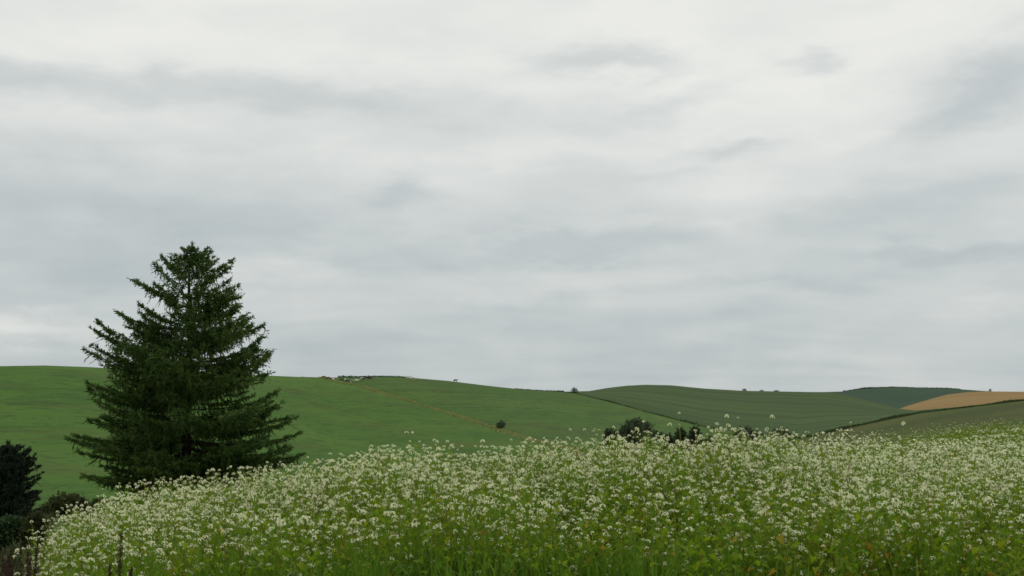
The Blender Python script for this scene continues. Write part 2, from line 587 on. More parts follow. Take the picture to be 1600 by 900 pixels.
def near_z(X, Y):
    if Y < 0.5:
        return 0.0
    px = 800 + 2228 * X / Y
    px = min(max(px, -600), 2200)
    Yc = interp(px, SKYL, 2)
    zc = EYE + slope(interp(px, SKYL, 1)) * Yc - PLANT
    zf = EYE + slope(interp(px, FRONT, 1)) * YF - PLANT
    if Y <= YF:
        w = min(max((Y - 5.0) / (YF - 5.0), 0), 1)
        return zf * w * w * (3 - 2 * w)
    if Y <= Yc:
        return zf + (zc - zf) * (Y - YF) / (Yc - YF)
    yb, Yb = bot_low(px)
    ze = EYE + slope(yb) * Yb
    w = min((Y - Yc) / (Yb - Yc), 1.0)
    return zc + (ze - zc) * (w * w * (3 - 2 * w))


aa = np.linspace(-.76, .63, 180)
ys = np.concatenate([np.linspace(2, 9, 12), np.linspace(9.4, 20, 28), np.linspace(21, 60, 30), np.linspace(63, 130, 24), [1e9]])
V, R = [], len(ys)
for a in aa:
    px = min(max(800 + 2228 * a, -900), 2200)
    Yb = interp(px, BOT, 2)
    for y in ys:
        y = Yb + .3 if y > 1e8 else (y if y < 60 else 60 + (y - 60) * (Yb - 60.5) / 70)
        V.append((a * y, y, near_z(a * y, y)))
i, j = np.meshgrid(np.arange(len(aa) - 1), np.arange(R - 1), indexing='ij')
q = (i * R + j).ravel()
tag(obj('field_ground', mesh_np('field_ground', V, np.stack([q, q + R, q + R + 1, q + 1], 1), MAT['ground'], smooth=True)), kind='structure')
# level ground behind the viewer, and the wide lowland that the hills stand in
tag(obj('ground', mesh_np('ground', [(-300, -300, -.01), (300, -300, -.01), (300, 2, -.01), (-300, 2, -.01)], [(0, 1, 2, 3)], MAT['ground'])), kind='structure')
n = 24
V = [(2400 * (i / n * 2 - 1), 2400 * (j / n * 2 - 1), -14.0 + 2 * math.sin(i * 1.3) * math.cos(j * .9)) for i in range(n + 1) for j in range(n + 1)]
F = [(i * (n + 1) + j, (i + 1) * (n + 1) + j, (i + 1) * (n + 1) + j + 1, i * (n + 1) + j + 1) for i in range(n) for j in range(n)]
tag(obj('terrain', mesh_np('terrain', V, F, MAT['terrain'], smooth=True)), kind='structure')


# ------------------------------------------------------------------ verges and hedges along the field edges
def line_points(tab, x0, x1, patch_pts=None, n=400):
    xs = np.linspace(x0, x1, n)
    P = np.array([tuple(at(x, interp(x, tab, 1), interp(x, tab, 2))) for x in xs])
    seg = np.linalg.norm(np.diff(P, axis=0), axis=1)
    s = np.concatenate([[0], np.cumsum(seg)])
    return P, s


def tufts(tab, x0, x1, per_m, height, width, blade, depth, seed, patchy=.0, upright=.6):
    """scattered leaf / blade faces along a field edge"""
    r = np.random.default_rng(seed)
    P, s = line_points(tab, x0, x1)
    n = int(s[-1] * per_m)
    u = r.random(n) * s[-1]
    B = np.stack([np.interp(u, s, P[:, k]) for k in range(3)], 1)
    hmul = .55 + .9 * (np.sin(u * .11 + seed) * .5 + .5) * (np.sin(u * .043 + 2 * seed) * .5 + .5) + .3 * r.random(n)
    if patchy:
        keep = (np.sin(u * .07 + seed) + np.sin(u * .19 + 1.3 * seed) + r.normal(0, .5, n)) > patchy * 2 - 1.4
        B, hmul, u = B[keep], hmul[keep], u[keep]
        n = len(B)
    B[:, 0] += r.normal(0, depth * .4, n)
    B[:, 1] += r.normal(0, depth, n)
    h = r.random(n) ** .8 * height * hmul
    B[:, 2] += h * .85 - .25
    D = r.normal(size=(n, 3)) * (1 - upright) + np.array([0, 0, 1.0]) * upright
    L = blade * (.6 + .8 * r.random(n))
    N = np.stack([r.normal(0, .5, n), np.full(n, -1.0), r.normal(0, .5, n)], 1)
    V, F = diamonds(B, D, L, L * width, N)
    return V, F, np.repeat(r.random(n), 4)


def stuffline(name, mat, *a, **k):
    V, F, T = tufts(*a, **k)
    return obj(name, mesh_np(name, V, F, MAT[mat], tint=T))


tag(stuffline('dry_grass_verge', 'drygrass', TRACK, 500, 905, 38, .5, .36, .65, 1.1, 3, patchy=.2),
    'tan strip of dry grass running down between the two pastures', 'grass', kind='stuff')
tag(stuffline('dark_grass_verge', 'hedge', [(a, b + .7, c) for a, b, c in TRACK], 500, 905, 9, .25, .3, .5, .25, 13, patchy=.45),
    'thin dark weedy line along the tan strip between the pastures', 'grass', kind='stuff')
tag(stuffline('dry_grass_verge', 'drygrass', [(a, b + 1.0, c) for a, b, c in HEDGE1], 885, 1250, 14, .4, .3, .5, .8, 23, patchy=.15),
    'pale dry grass edge below the low hedge on the green hill', 'grass', kind='stuff')
tag(stuffline('hedgerow', 'hedge', HEDGE1, 885, 1250, 44, .5, .6, .36, .4, 5, upright=.3),
    'low dark hedge slanting down between pasture and the darker crop hill', 'hedge')
tag(stuffline('hedgerow', 'hedge', HEDGE2, 1250, 1700, 45, .62, .6, .40, .55, 6, upright=.3),
    'dark hedge rising below the golden grain field', 'hedge')
tag(stuffline('hedgerow', 'hedge', [(a, b + .9, c) for a, b, c in SKY2], 528, 634, 46, 1.25, .6, .5, .5, 8, upright=.35),
    'clipped dark hedge along the pasture crest behind the cows', 'hedge')
tag(stuffline('hedgerow', 'hedge', [(a, b + .9, c) for a, b, c in SKY2], 805, 882, 40, .8, .6, .5, .5, 9, upright=.35),
    'scrubby hedge on the skyline dip beside the lone crest tree', 'hedge')
tag(stuffline('hedgerow', 'hedge', [(a, b + .7, c) for a, b, c in SKY4], 1318, 1500, 30, 1.2, .6, .8, .8, 10, upright=.35),
    'wooded fringe along the crest of the bluish dark field', 'hedge')


# ------------------------------------------------------------------ broadleaf trees and bushes
def leaf_cloud(lobes, n, size, seed, shell=.55):
    r = np.random.default_rng(seed)
    w = np.array([l[3] * l[4] * l[5] for l in lobes]) ** .67
    k = r.choice(len(lobes), n, p=w / w.sum())
    L = np.array(lobes)
    d = unit(r.normal(size=(n, 3)))
    rad = shell + (1 - shell) * r.random(n) ** .6
    bump = 1 + .14 * np.sin(d[:, 0] * 7 + k) * np.sin(d[:, 2] * 6 + 2 * k) + .10 * r.normal(size=n)
    p = L[k, :3] + d * L[k, 3:6] * (rad * bump)[:, None]
    D = d + r.normal(size=(n, 3)) * .8 + np.array([0, 0, -.1])
    ln = size * (.6 + .8 * r.random(n))
    V, F = diamonds(p, D, ln, ln * .6, r.normal(size=(n, 3)) + d)
    t = np.repeat((.5 * r.random(n) + .37 * k) % 1.0, 4)
    return V, F, t


def broadleaf(name, base, height, width, lobes, n, leaf, mat, seed, label, cat, group=None, trunk=None):
    """lobes in fractions of (width, width, height): centre x, y, z, radii"""
    e = empty(name, base)
    tag(e, label, cat, group)
    Lb = [(x * width, y * width, z * height, rx * width, ry * width, rz * height) for (x, y, z, rx, ry, rz) in lobes]
    th = trunk if trunk is not None else .35
    mb = MB()
    r0 = max(width * .035, .05)
    mb.tube([(0, 0, -.3), (.01 * width, 0, th * height * .5), (0, .01, th * height), (.02 * width, 0, height * .75)], [r0 * 1.3, r0, r0 * .8, r0 * .25], 6)
    for l in Lb[:6]:
        mb.tube([(0, 0, th * height * .7), (l[0] * .5, l[1] * .5, (th * height * .8 + l[2]) / 2), (l[0], l[1], l[2])], [r0 * .6, r0 * .4, r0 * .12], 4)
    obj('trunk', mb.mesh('trunk', MAT['bark'], True), e)
    V, F, T = leaf_cloud(Lb, n, leaf, seed)
    obj('crown', mesh_np('crown', V, F, MAT[mat], tint=T), e)
    return e


ROUND = [(0, 0, .62, .40, .40, .34), (-.24, .05, .52, .27, .27, .26), (.25, -.05, .54, .26, .26, .27), (.05, .1, .78, .27, .27, .22), (-.1, -.15, .45, .3, .3, .22)]
LOWB = [(0, 0, .45, .36, .36, .45), (-.26, .05, .38, .24, .24, .36), (.27, 0, .36, .24, .26, .36), (.08, -.1, .62, .24, .24, .34), (-.1, .1, .66, .2, .2, .3)]

p = h_far.hit(783, 672.5)
broadleaf('hill_tree', p, 2.55, 2.7, ROUND, 900, .26, 'bush', 31, 'small round dark tree beside the tan strip on the pasture', 'tree', trunk=.28)
p = h_far.hit(897.5, 613.2)
broadleaf('crest_tree', p, 2.9, 3.7, LOWB, 900, .3, 'bush', 32, 'lone dark tree on the skyline dip between the two hills', 'tree', trunk=.2)
p = at(1547, 611.8, 958)
broadleaf('crest_bush', p, 1.9, 2.1, LOWB, 300, .3, 'bush', 33, 'tiny dark bush alone on the crest of the golden grain field', 'bush', trunk=.2)
for i, (px, py, w, h) in enumerate([(1163, 611, 3.0, 1.5), (1190, 612, 2.6, 1.0), (1213, 612.3, 3.6, 1.0)]):
    lab = ['tallest of the low bushes on the crest of the crop hill', 'smallest low bush between two others on the crop hill crest',
           'wide flat bush on the crop hill crest'][i]
    broadleaf('crest_bush', at(px, py, 826), h, w, LOWB, 220, .35, 'hedge', 40 + i, lab, 'bush', 'bushes on the crop hill crest', trunk=.2)
# dark trees in the dip behind the blossom
DIP = [  # column, top row, width px, distance, label
    (955, 668, 30, 235, 'smaller dark round tree at the edge of the valley trees'),
    (993, 655, 66, 240, 'largest dark domed tree in the valley behind the blossom'),
    (1040, 676, 36, 238, 'low dark bush between the domed tree and the paired trees'),
    (1064, 668, 24, 232, 'narrow dark tree in the valley, first of the close pair'),
    (1086, 664, 22, 236, 'narrow dark tree in the valley, taller of the close pair'),
    (1115, 682, 44, 240, 'low dark thicket between the paired trees and the hedge end'),
    (1165, 669, 56, 244, 'wide dark bush in the valley near the hedge end'),
    (1222, 669, 50, 246, 'dark bush at the foot of the crop hill by the hedge corner')]
for i, (px, py, w, Y, lab) in enumerate(DIP):
    top = at(px, py, Y)
    wm = w / FPX * Y
    base = at(px, 722, Y)
    H = top.z - base.z
    broadleaf('valley_tree', base, H, wm * 1.05, ROUND if w > 50 else LOWB, int(2200 + wm * 260), .42, 'bush', 60 + i, lab, 'tree', 'dark trees in the valley', trunk=.2)

# shrubs by the far corner of the blossom field
def ground_at(px, py, Y):
    q_ = at(px, py, Y)
    return Vector((q_.x, q_.y, near_z(q_.x, q_.y)))


def low_bush(name, px, top, wpx, Y, mat, seed, leaf, n, label):
    b = ground_at(px, top, Y)
    t = at(px, top, Y)
    wm = wpx / FPX * Y
    return broadleaf(name, b, max(t.z - b.z, .6), wm, LOWB, n, leaf, mat, seed, label, 'bush', trunk=.15)


low_bush('shrub', 106, 772, 84, 62, 'shrub', 81, .16, 3200, 'brownish olive shrub between the dark conifer and the blossom edge')
low_bush('leafy_bush', 18, 828, 64, 27, 'greenbush', 82, .075, 5200, 'rounded green bush under the dark cut-off conifer')
low_bush('leafy_bush', 55, 838, 40, 24, 'shrub', 83, .07, 2600, 'small olive bush squeezed between green bush and blossom edge')


# ------------------------------------------------------------------ conifers
def conifer(name, base, H, prof, majors, z0, dz, per, mats, seed, label, twig=1.0, fill=.78, side_cut=.74, dens=1.0, open_top=False):
    """prof: (height, reach to -x, reach to +x); majors: (tip x, tip z, depth share)"""
    r = np.random.default_rng(seed)
    e = empty(name, base)
    tag(e, label, 'tree')
    mb = MB()
    pts = [(0.10 * math.sin(k * .9) * (k / 14), .06 * math.cos(k * 1.1), H * k / 14 - (.4 if k == 0 else 0)) for k in range(15)]
    rad = [.022 * H * (1 - k / 14) ** .85 + .018 for k in range(15)]
    mb.tube(pts, rad, 8)
    obj('trunk', mb.mesh('trunk', mats[0], True), e)
    hs = [p[0] for p in prof]

    def reach(h, c):
        l, rr = np.interp(h, hs, [p[1] for p in prof]), np.interp(h, hs, [p[2] for p in prof])
        return l if c < 0 else rr
    specs = []
    for (tx, tz, dp) in majors:
        specs.append((np.array([tx, dp * abs(tx), tz]), 1.0))
        for q_ in range(2 if tz < H * .85 else 0):
            f = .62 + .3 * r.random()
            specs.append((np.array([tx * f, (dp + r.normal(0, .45)) * abs(tx), tz + r.normal(0, .35) + .1]), 1.0))
    h = z0
    while h < H * .985:
        k = per if h < H * .8 else max(4, per - 2)
        ph = r.random() * 6.28
        for q_ in range(k):
            a = ph + 6.283 * q_ / k + r.normal(0, .25)
            c, s = math.cos(a), math.sin(a)
            R_ = reach(h, c) * abs(c) + (reach(h, -1) + reach(h, 1)) * .5 * (1 - abs(c))
            f = (fill if abs(c) < .8 else side_cut) - .2 + r.random() * .42
            if open_top and r.random() < (.18 if h < H * .4 else .42):
                continue
            R_ = max(R_ * f * (.78 + .4 * r.random()), .25)
            rise = (-.10 + .55 * (h / H) ** 1.5) * R_ * (.0 + 1.5 * r.random()) + r.normal(0, .18)
            specs.append((np.array([c * R_, s * R_, min(h + rise, H * (.97 + .03 * r.random()))]), .95))
        h += dz * (.75 + .5 * r.random()) * (1 - .35 * h / H)
    for q_ in range(19):                         # boughs in front of the trunk
        a = -1.571 + r.normal(0, .55)
        h = H * (.04 + .62 * (q_ + r.random()) / 19)
        R_ = .5 * (reach(h, -1) + reach(h, 1)) * (.55 + .35 * r.random())
        specs.append((np.array([math.cos(a) * R_, math.sin(a) * R_, h + (.4 * (h / H) - .05) * R_]), 1.0))
    specs.append((np.array([.05, .02, H * 1.015]), .6))
    specs.append((np.array([.22, .05, H * .995]), .6))
    # leading shoots
    for q_ in range(5):
        specs.append((np.array([r.normal(0, .28), r.normal(0, .28), H * (.965 + .05 * r.random())]), .5))
    px_, py_, pz_ = ([p[k] for p in pts] for k in range(3))
    for (tip, dn) in specs:
        tip[2] = max(tip[2], .15)
        R_ = math.hypot(tip[0], tip[1])
        az = tip[2] - (-.07 + .66 * (tip[2] / H) ** 1.5 * (.7 + .6 * r.random())) * R_
        az = max(min(az, H * .97), .25)
        st = np.array([np.interp(az, pz_, px_), np.interp(az, pz_, py_), az])
        mid = st + (tip - st) * .6 + np.array([0, 0, -.13 * R_]) + r.normal(0, .06 * R_ + .01, 3) * [1, 1, .4]
        t = np.linspace(0, 1, 9)[:, None]
        path = (1 - t) ** 2 * st + 2 * t * (1 - t) * mid + t ** 2 * tip
        rb = .010 * R_ + .012
        m2 = MB()
        m2.tube([tuple(x) for x in path], list(np.linspace(rb, .008, 9)), 4)
        L = np.linalg.norm(np.diff(path, axis=0), axis=1).sum()

        def curve_at(u):
            tt = u[:, None]
            return ((1 - tt) ** 2 * st + 2 * tt * (1 - tt) * mid + tt ** 2 * tip,
                    unit(2 * (1 - tt) * (mid - st) + 2 * tt * (tip - mid)))
        nm = int((L * 7 + 8) * dens)
        u = .06 + .94 * r.random(nm) ** .85
        B, tan = curve_at(u)
        Bs, Ts, Us = [B], [tan], [u]
        # side shoots fanning out of the bough
        nsub = int(L * 1.7 * dn + 1)
        us = .16 + .76 * (np.arange(nsub) + r.random(nsub)) / max(nsub, 1)
        sb, stn = curve_at(us)
        for q_ in range(nsub):
            sd_ = np.cross(stn[q_], [0, 0, 1.0])
            sd_ = sd_ / max(np.linalg.norm(sd_), 1e-6) * (1 if q_ % 2 else -1)
            d = unit(stn[q_] * .8 + sd_ * (.55 + .5 * r.random()) + np.array([0, 0, -.12 + .16 * r.random()]))
            ln = ((1 - us[q_]) * L * .42 + .30 * twig) * (.6 + .6 * r.random())
            e1 = sb[q_] + d * ln * .6 + np.array([0, 0, -.06 * ln])
            e2 = sb[q_] + d * ln + np.array([0, 0, .03 * ln])
            m2.tube([tuple(sb[q_]), tuple(e1), tuple(e2)], [rb * .4, rb * .25, .006], 3)
            k = int((ln * 9 + 3) * dens)
            w = r.random(k)
            Bs.append(sb[q_] + (e2 - sb[q_]) * w[:, None] + np.array([0, 0, -.05 * ln]) * (4 * w * (1 - w))[:, None])
            Ts.append(np.repeat(d[None], k, 0))
            Us.append(us[q_] + (1 - us[q_]) * w)
        bo = obj('branch', m2.mesh('branch', mats[0], True), e)
        B, tan, u = np.vstack(Bs), np.vstack(Ts), np.concatenate(Us)
        nt = len(u)
        tt = u[:, None]
        side = unit(np.cross(tan, [0, 0, 1.0]))
        sgn = r.choice([-1, 1], nt)[:, None]
        hang = (r.random(nt) < .72 * (1.12 - u))[:, None]
        droop = np.where(hang, 1.3 + .6 * r.random((nt, 1)), .08 + .32 * r.random((nt, 1)))
        D = unit(tan * np.where(hang, .35, .75 + .4 * tt) + side * sgn * (.15 + .65 * r.random((nt, 1))) + np.array([0, 0, -1.0]) * np.where(tt > .8, droop * .4 - .22, droop) + r.normal(0, .18, (nt, 3)))
        tl = twig * np.where(hang[:, 0], .35 + .75 * r.random(nt) ** 1.4, .24 + .34 * r.random(nt)) * (1.1 - .40 * u) * min(1.0, .6 + R_ * .12)
        # each twig: an axis spray and needle tufts leaning off it
        ns = 7
        Vs, Fs = diamonds(B, D, tl, twig * np.full(nt, .06), r.normal(size=(nt, 3)))
        k = (np.arange(ns) + .4) / ns
        S = (B[:, None, :] + D[:, None, :] * (tl[:, None] * k[None, :])[..., None])
        off = unit(r.normal(size=(nt, ns, 3)) + np.array([0, 0, -.2]))
        SD = unit(D[:, None, :] * .9 + off * .8)
        sl = twig * (.13 + .13 * r.random((nt, ns))) * (1.1 - .35 * k)[None, :]
        V2, F2 = diamonds(S.reshape(-1, 3), SD.reshape(-1, 3), sl.ravel(), sl.ravel() * .30, r.normal(size=(nt * ns, 3)))
        V_ = np.vstack([Vs, V2])
        F_ = np.vstack([Fs, F2 + len(Vs)])
        tb = r.random()
        ti = np.concatenate([np.repeat((tb + .35 * r.random(nt)) % 1, 4), np.repeat(np.repeat((tb + .35 * r.random(nt)) % 1, ns), 4)])
        obj('needles', mesh_np('needles', V_, F_, mats[1], tint=ti), bo)
    return e


YT = 80.0
tb = at(290, 792, YT)
tb.z = near_z(tb.x, tb.y)
H = at(303, 390, YT).z - tb.z
k80 = YT / FPX


def rel(px, py):
    q_ = at(px, py, YT)
    return q_.x - tb.x, q_.z - tb.z


prof = []
for (py, xl, xr) in [(800, 150, 450), (760, 118, 466), (720, 108, 470), (690, 110, 472), (650, 116, 462), (620, 126, 446), (590, 130, 432), (550, 134, 426),
                     (520, 158, 412), (500, 172, 412), (480, 182, 396), (460, 215, 380), (440, 218, 376), (420, 236, 362), (405, 258, 345), (392, 280, 325), (380, 296, 312)]:
    prof.append((rel(290, py)[1], (290 - xl) * k80, (xr - 290) * k80))
maj = []
for (px, py, dp) in [(304, 386, .3), (296, 391, -.5), (312, 392, .5), (284, 396, .4), (322, 398, -.4), (276, 399, .6), (333, 396, .5), (203, 432, .1), (224, 441, -.3), (180, 482, -.1), (192, 500, .4), (158, 521, .2), (130, 541, 0), (150, 560, .4), (128, 594, -.1), (146, 600, .3),
                     (122, 620, .35), (116, 646, .1), (112, 672, -.3), (108, 700, .0), (112, 738, .1), (150, 742, -.35),
                     (240, 408, .1), (252, 397, -.3), (270, 392, .3), (326, 384, .2), (343, 402, -.1), (358, 412, .3), (374, 438, .1), (378, 458, -.3), (372, 470, .3),
                     (398, 492, -.3), (413, 503, .1), (404, 520, .4), (426, 546, 0), (415, 552, .4), (428, 578, -.2), (432, 606, .2), (447, 626, -.1), (458, 648, .3), (472, 672, 0),
                     (462, 690, -.4), (471, 706, .2), (468, 738, -.1), (460, 752, .3)]:
    x, z = rel(px + (14 if px < 160 and py > 580 else 4 if px < 290 else -4), py + 5)
    maj.append((x, z, dp))
conifer('conifer_tree', tb, H, prof, maj, .7, .72, 6, (MAT['bark'], MAT['needle']), 21,
        'tall broad dark green conifer with drooping boughs behind the blossom field', twig=1.0, side_cut=.66, open_top=True)

YD = 45.0
db = ground_at(4, 840, YD)
kd = YD / FPX
Hd = at(8, 697, YD).z - db.z
kd *= .93
prof2 = [(0, 62 * kd, 60 * kd), (Hd * .25, 62 * kd, 61 * kd), (Hd * .45, 58 * kd, 57 * kd), (Hd * .65, 50 * kd, 50 * kd), (Hd * .8, 42 * kd, 42 * kd), (Hd * .93, 26 * kd, 30 * kd), (Hd, 8 * kd, 12 * kd)]
conifer('conifer_tree', db, Hd, prof2, [(36 * kd, Hd * .97, .1), (44 * kd, Hd * .86, -.2), (56 * kd, Hd * .6, .1)], .15, .24, 11, (MAT['bark'], MAT['needle2']), 22,
        'dense blackish conifer cut off by the picture edge, beside the tall conifer', twig=.42, fill=.95, side_cut=.98, dens=2.4)


# ------------------------------------------------------------------ cows on the crest
def cow_mesh(pose):
    """one skinned body: spine, neck, head, four jointed legs, tail"""
    vs, rs, es = [], [], []

    def v(p, r, link=None):
        vs.append(p)
        rs.append(r if isinstance(r, tuple) else (r, r))
        if link is not None:
            es.append((link, len(vs) - 1))
        return len(vs) - 1
    up = 0 if pose != 'lying' else -.62
    z = 1.02 + up
    mid = v((0, 0, z), (.34, .37))
    rump = v((-.55, 0, z + .06), (.30, .32), mid)
    tailh = v((-.84, 0, z + .14), (.14, .14), rump)
    sh = v((.50, 0, z + .02), (.29, .34), mid)
    chest = v((.80, 0, z + .02), (.20, .25), sh)
    if pose == 'grazing':
        n1 = v((1.08, 0, z - .22), .15, chest)
        hd = v((1.28, .04, z - .60), .13, n1)
        v((1.42, .06, z - .84), .085, hd)
    else:
        n1 = v((1.06, .05, z + .22), .15, chest)
        hd = v((1.28, .10, z + .36), .13, n1)
        v((1.54, .16, z + .22), .085, hd)
    v((hd and vs[hd][0] - .06, vs[hd][1] + .19, vs[hd][2] + .07), .04, hd)
    v((vs[hd][0] - .06, vs[hd][1] - .19, vs[hd][2] + .07), .04, hd)
    t1 = v((-.95, .02, z - .10), .035, tailh)
    v((-.93, .03, z - .55), .045, t1)
    for s in (-1, 1):
        if pose == 'lying':
            a = v((.58, s * .22, z - .20), .13, sh)
            b = v((.86, s * .26, z - .32), .07, a)
            v((.62, s * .30, z - .36), .05, b)
            a = v((-.48, s * .26, z - .16), .17, rump)
            b = v((-.10, s * .36, z - .30), .08, a)
            v((-.40, s * .40, z - .36), .05, b)
        else:
            st = .10 * s
            a = v((.56 + st, s * .19, z - .38), .12, sh)
            b = v((.58 + st, s * .19, z - .66), .062, a)
            v((.57 + st, s * .19, z - 1.02), .06, b)
            a = v((-.58 - st, s * .20, z - .32), .15, rump)
            b = v((-.70 - st, s * .20, z - .60), .068, a)
            v((-.64 - st, s * .20, z - 1.02), .06, b)
    me = bpy.data.meshes.new('cow_' + pose)
    me.from_pydata(vs, es, [])
    o = bpy.data.objects.new('cow_skin', me)
    COL.objects.link(o)
    sk = o.modifiers.new('skin', 'SKIN')
    for i_, r_ in enumerate(rs):
        me.skin_vertices[0].data[i_].radius = r_
    me.skin_vertices[0].data[0].use_root = True
    o.modifiers.new('sub', 'SUBSURF').levels = 1
    dg = bpy.context.evaluated_depsgraph_get()
    res = bpy.data.meshes.new_from_object(o.evaluated_get(dg))
    bpy.data.objects.remove(o)
    bpy.data.meshes.remove(me)
    res.name = 'cow_' + pose
    return res


COWM = {p_: cow_mesh(p_) for p_ in ('grazing', 'standing', 'lying')}
COWS = [  # column, row of the feet, turn in degrees, pose, hide, label
    (506, 594.2, 15, 'grazing', 'cow_r', 'russet cow furthest along the herd on the pasture crest, away from the hedge end'),
    (512.5, 594.8, 160, 'grazing', 'cow_r', 'russet cow grazing between two other russet cows on the crest'),
    (519, 595.3, 20, 'standing', 'cow_r', 'russet cow standing directly above a small white cow'),
    (520.6, 598.0, 70, 'grazing', 'cow_w', 'small white cow below the russet cows'),
    (534, 596.2, 0, 'standing', 'cow_b', 'black cow standing beside a white one near the crest hedge'),
    (538.8, 595.6, 80, 'standing', 'cow_w', 'white cow seen end-on next to a black cow'),
    (542.5, 598.2, 195, 'grazing', 'cow_b', 'black cow grazing behind the piebald cow lowest in the herd'),
    (547.4, 599.3, 10, 'standing', 'cow_bw', 'black and white cow standing lowest in the herd'),
    (557, 595.2, 0, 'lying', 'cow_w', 'white cow lying on the grass below the crest hedge'),
    (566.3, 594.6, 200, 'standing', 'cow_bw', 'black and white cow standing close under the crest hedge'),
    (573.5, 592.9, 185, 'grazing', 'cow_b', 'first of two black cows under the crest hedge, head down'),
    (578, 593.2, 5, 'standing', 'cow_b', 'second of two black cows under the crest hedge, head up'),
    (638.6, 591.6, 10, 'standing', 'cow_w', 'pale cow on the skyline just past the hedge end'),
    (645, 593.2, 170, 'grazing', 'cow_w', 'pale cow grazing slightly below the skyline past the hedge end'),
    (711.5, 597.0, 0, 'standing', 'cow_b', 'lone black cow on the skyline far from the herd')]
for (px, py, rz, pose, hide, lab) in COWS:
    yt = interp(px, SKY2, 1)
    pos = h_far.hit(px, max(py, yt + .6))
    if px < 525:
        pos = h_far.hit(px, max(min(py, interp(px, TRACK, 1)), yt))
    me = COWM[pose].copy()
    me.name = 'cow'
    me.materials.clear()
    me.materials.append(MAT[hide])
    me.polygons.foreach_set('use_smooth', np.full(len(me.polygons), True))
    o = obj('cow', me)
    o.location = pos
    o.scale = (.88, .88, .88)
    o.rotation_euler = (0, 0, math.radians(rz))
    tag(o, lab, 'cow', 'cows grazing on the pasture crest')


# ------------------------------------------------------------------ buckwheat
def leaf_mesh(r, s):
    """heart-shaped leaf, folded along its rib; base at the origin, tip along +x"""
    out = [(0, 0), (-.14, .20), (-.04, .42), (.25, .40), (.62, .22), (1.0, 0)]
    f, dr = .22 + .2 * r.random(), .25 + .3 * r.random()
    V, F = [], []
    for sg in (1, -1):
        for (x, y) in out:
            V.append((x * s, sg * y * s, (abs(y) * f - dr * max(x, 0) ** 2 * .6) * s))
    V.append((.4 * s, 0, -dr * .1 * s))
    for k in range(5):
        F.append((12, k, k + 1))
        F.append((12, 6 + k + 1, 6 + k))
    return np.array(V), np.array(F)


def head_mesh(r, s, nf):
    """rounded cluster of little  blossoms on a short stalk"""
    mb = MB()
    for k in range(nf):
        z = -.25 + 1.25 * ((k + .5) / nf)
        a = k * 2.4 + r.random()
        q_ = math.sqrt(max(1 - z * z, 0.02)) * (1.0 + .25 * r.random())
        c = np.array([math.cos(a) * q_, math.sin(a) * q_, z * .85]) * s
        nrm = unit(np.array([math.cos(a) * q_, math.sin(a) * q_, z + .25]) + r.normal(0, .2, 3))
        t1 = unit(np.cross(nrm, r.normal(size=3)))
        t2 = np.cross(nrm, t1)
        rr = s * (.34 + .14 * r.random())
        np_ = 4
        ring = [c + (t1 * math.cos(2 * math.pi * j / np_) + t2 * math.sin(2 * math.pi * j / np_)) * rr + nrm * rr * .25 for j in range(np_)]
        V = np.vstack([[c], ring, [c - nrm * rr * .6]])
        F = [(0, 1 + j, 1 + (j + 1) % np_) for j in range(np_)] + [(np_ + 1, 1 + (j + 1) % np_, 1 + j) for j in range(0, np_, 2)]
        mb.add(V, F, 0, r.random() * .5)
    return mb


R1 = np.random.default_rng(5)
LEAVES = [leaf_mesh(R1, s) for s in (.050, .062, .074, .040)]
HEADS = [head_mesh(R1, s, n_) for s, n_ in ((.0104, 8), (.0122, 9), (.0142, 10), (.0086, 6), (.0165, 11))]
HEADS_FAR = [head_mesh(R1, s, 4) for s in (.017, .020, .023, .015, .026)]


def leaf_simple(s):
    V = np.array([(-.06, 0, 0), (.18, .40, .10), (1, 0, -.2), (.18, -.40, .10), (.35, 0, -.03)]) * s
    return V, np.array([(4, 0, 3), (4, 3, 2), (4, 2, 1), (4, 1, 0)])


LEAVES_LOW = [leaf_simple(s_) for s_ in (.050, .060, .070, .040)]
LEAF_ME = [mesh_np('leaf', V_, F_, MAT['leaf'], smooth=True) for V_, F_ in LEAVES]
LEAFY_ME = [mesh_np('leaf', V_, F_, MAT['leafy'], smooth=True) for V_, F_ in LEAVES]
HEAD_ME = [h_.mesh('flower_head', MAT['flower']) for h_ in HEADS]


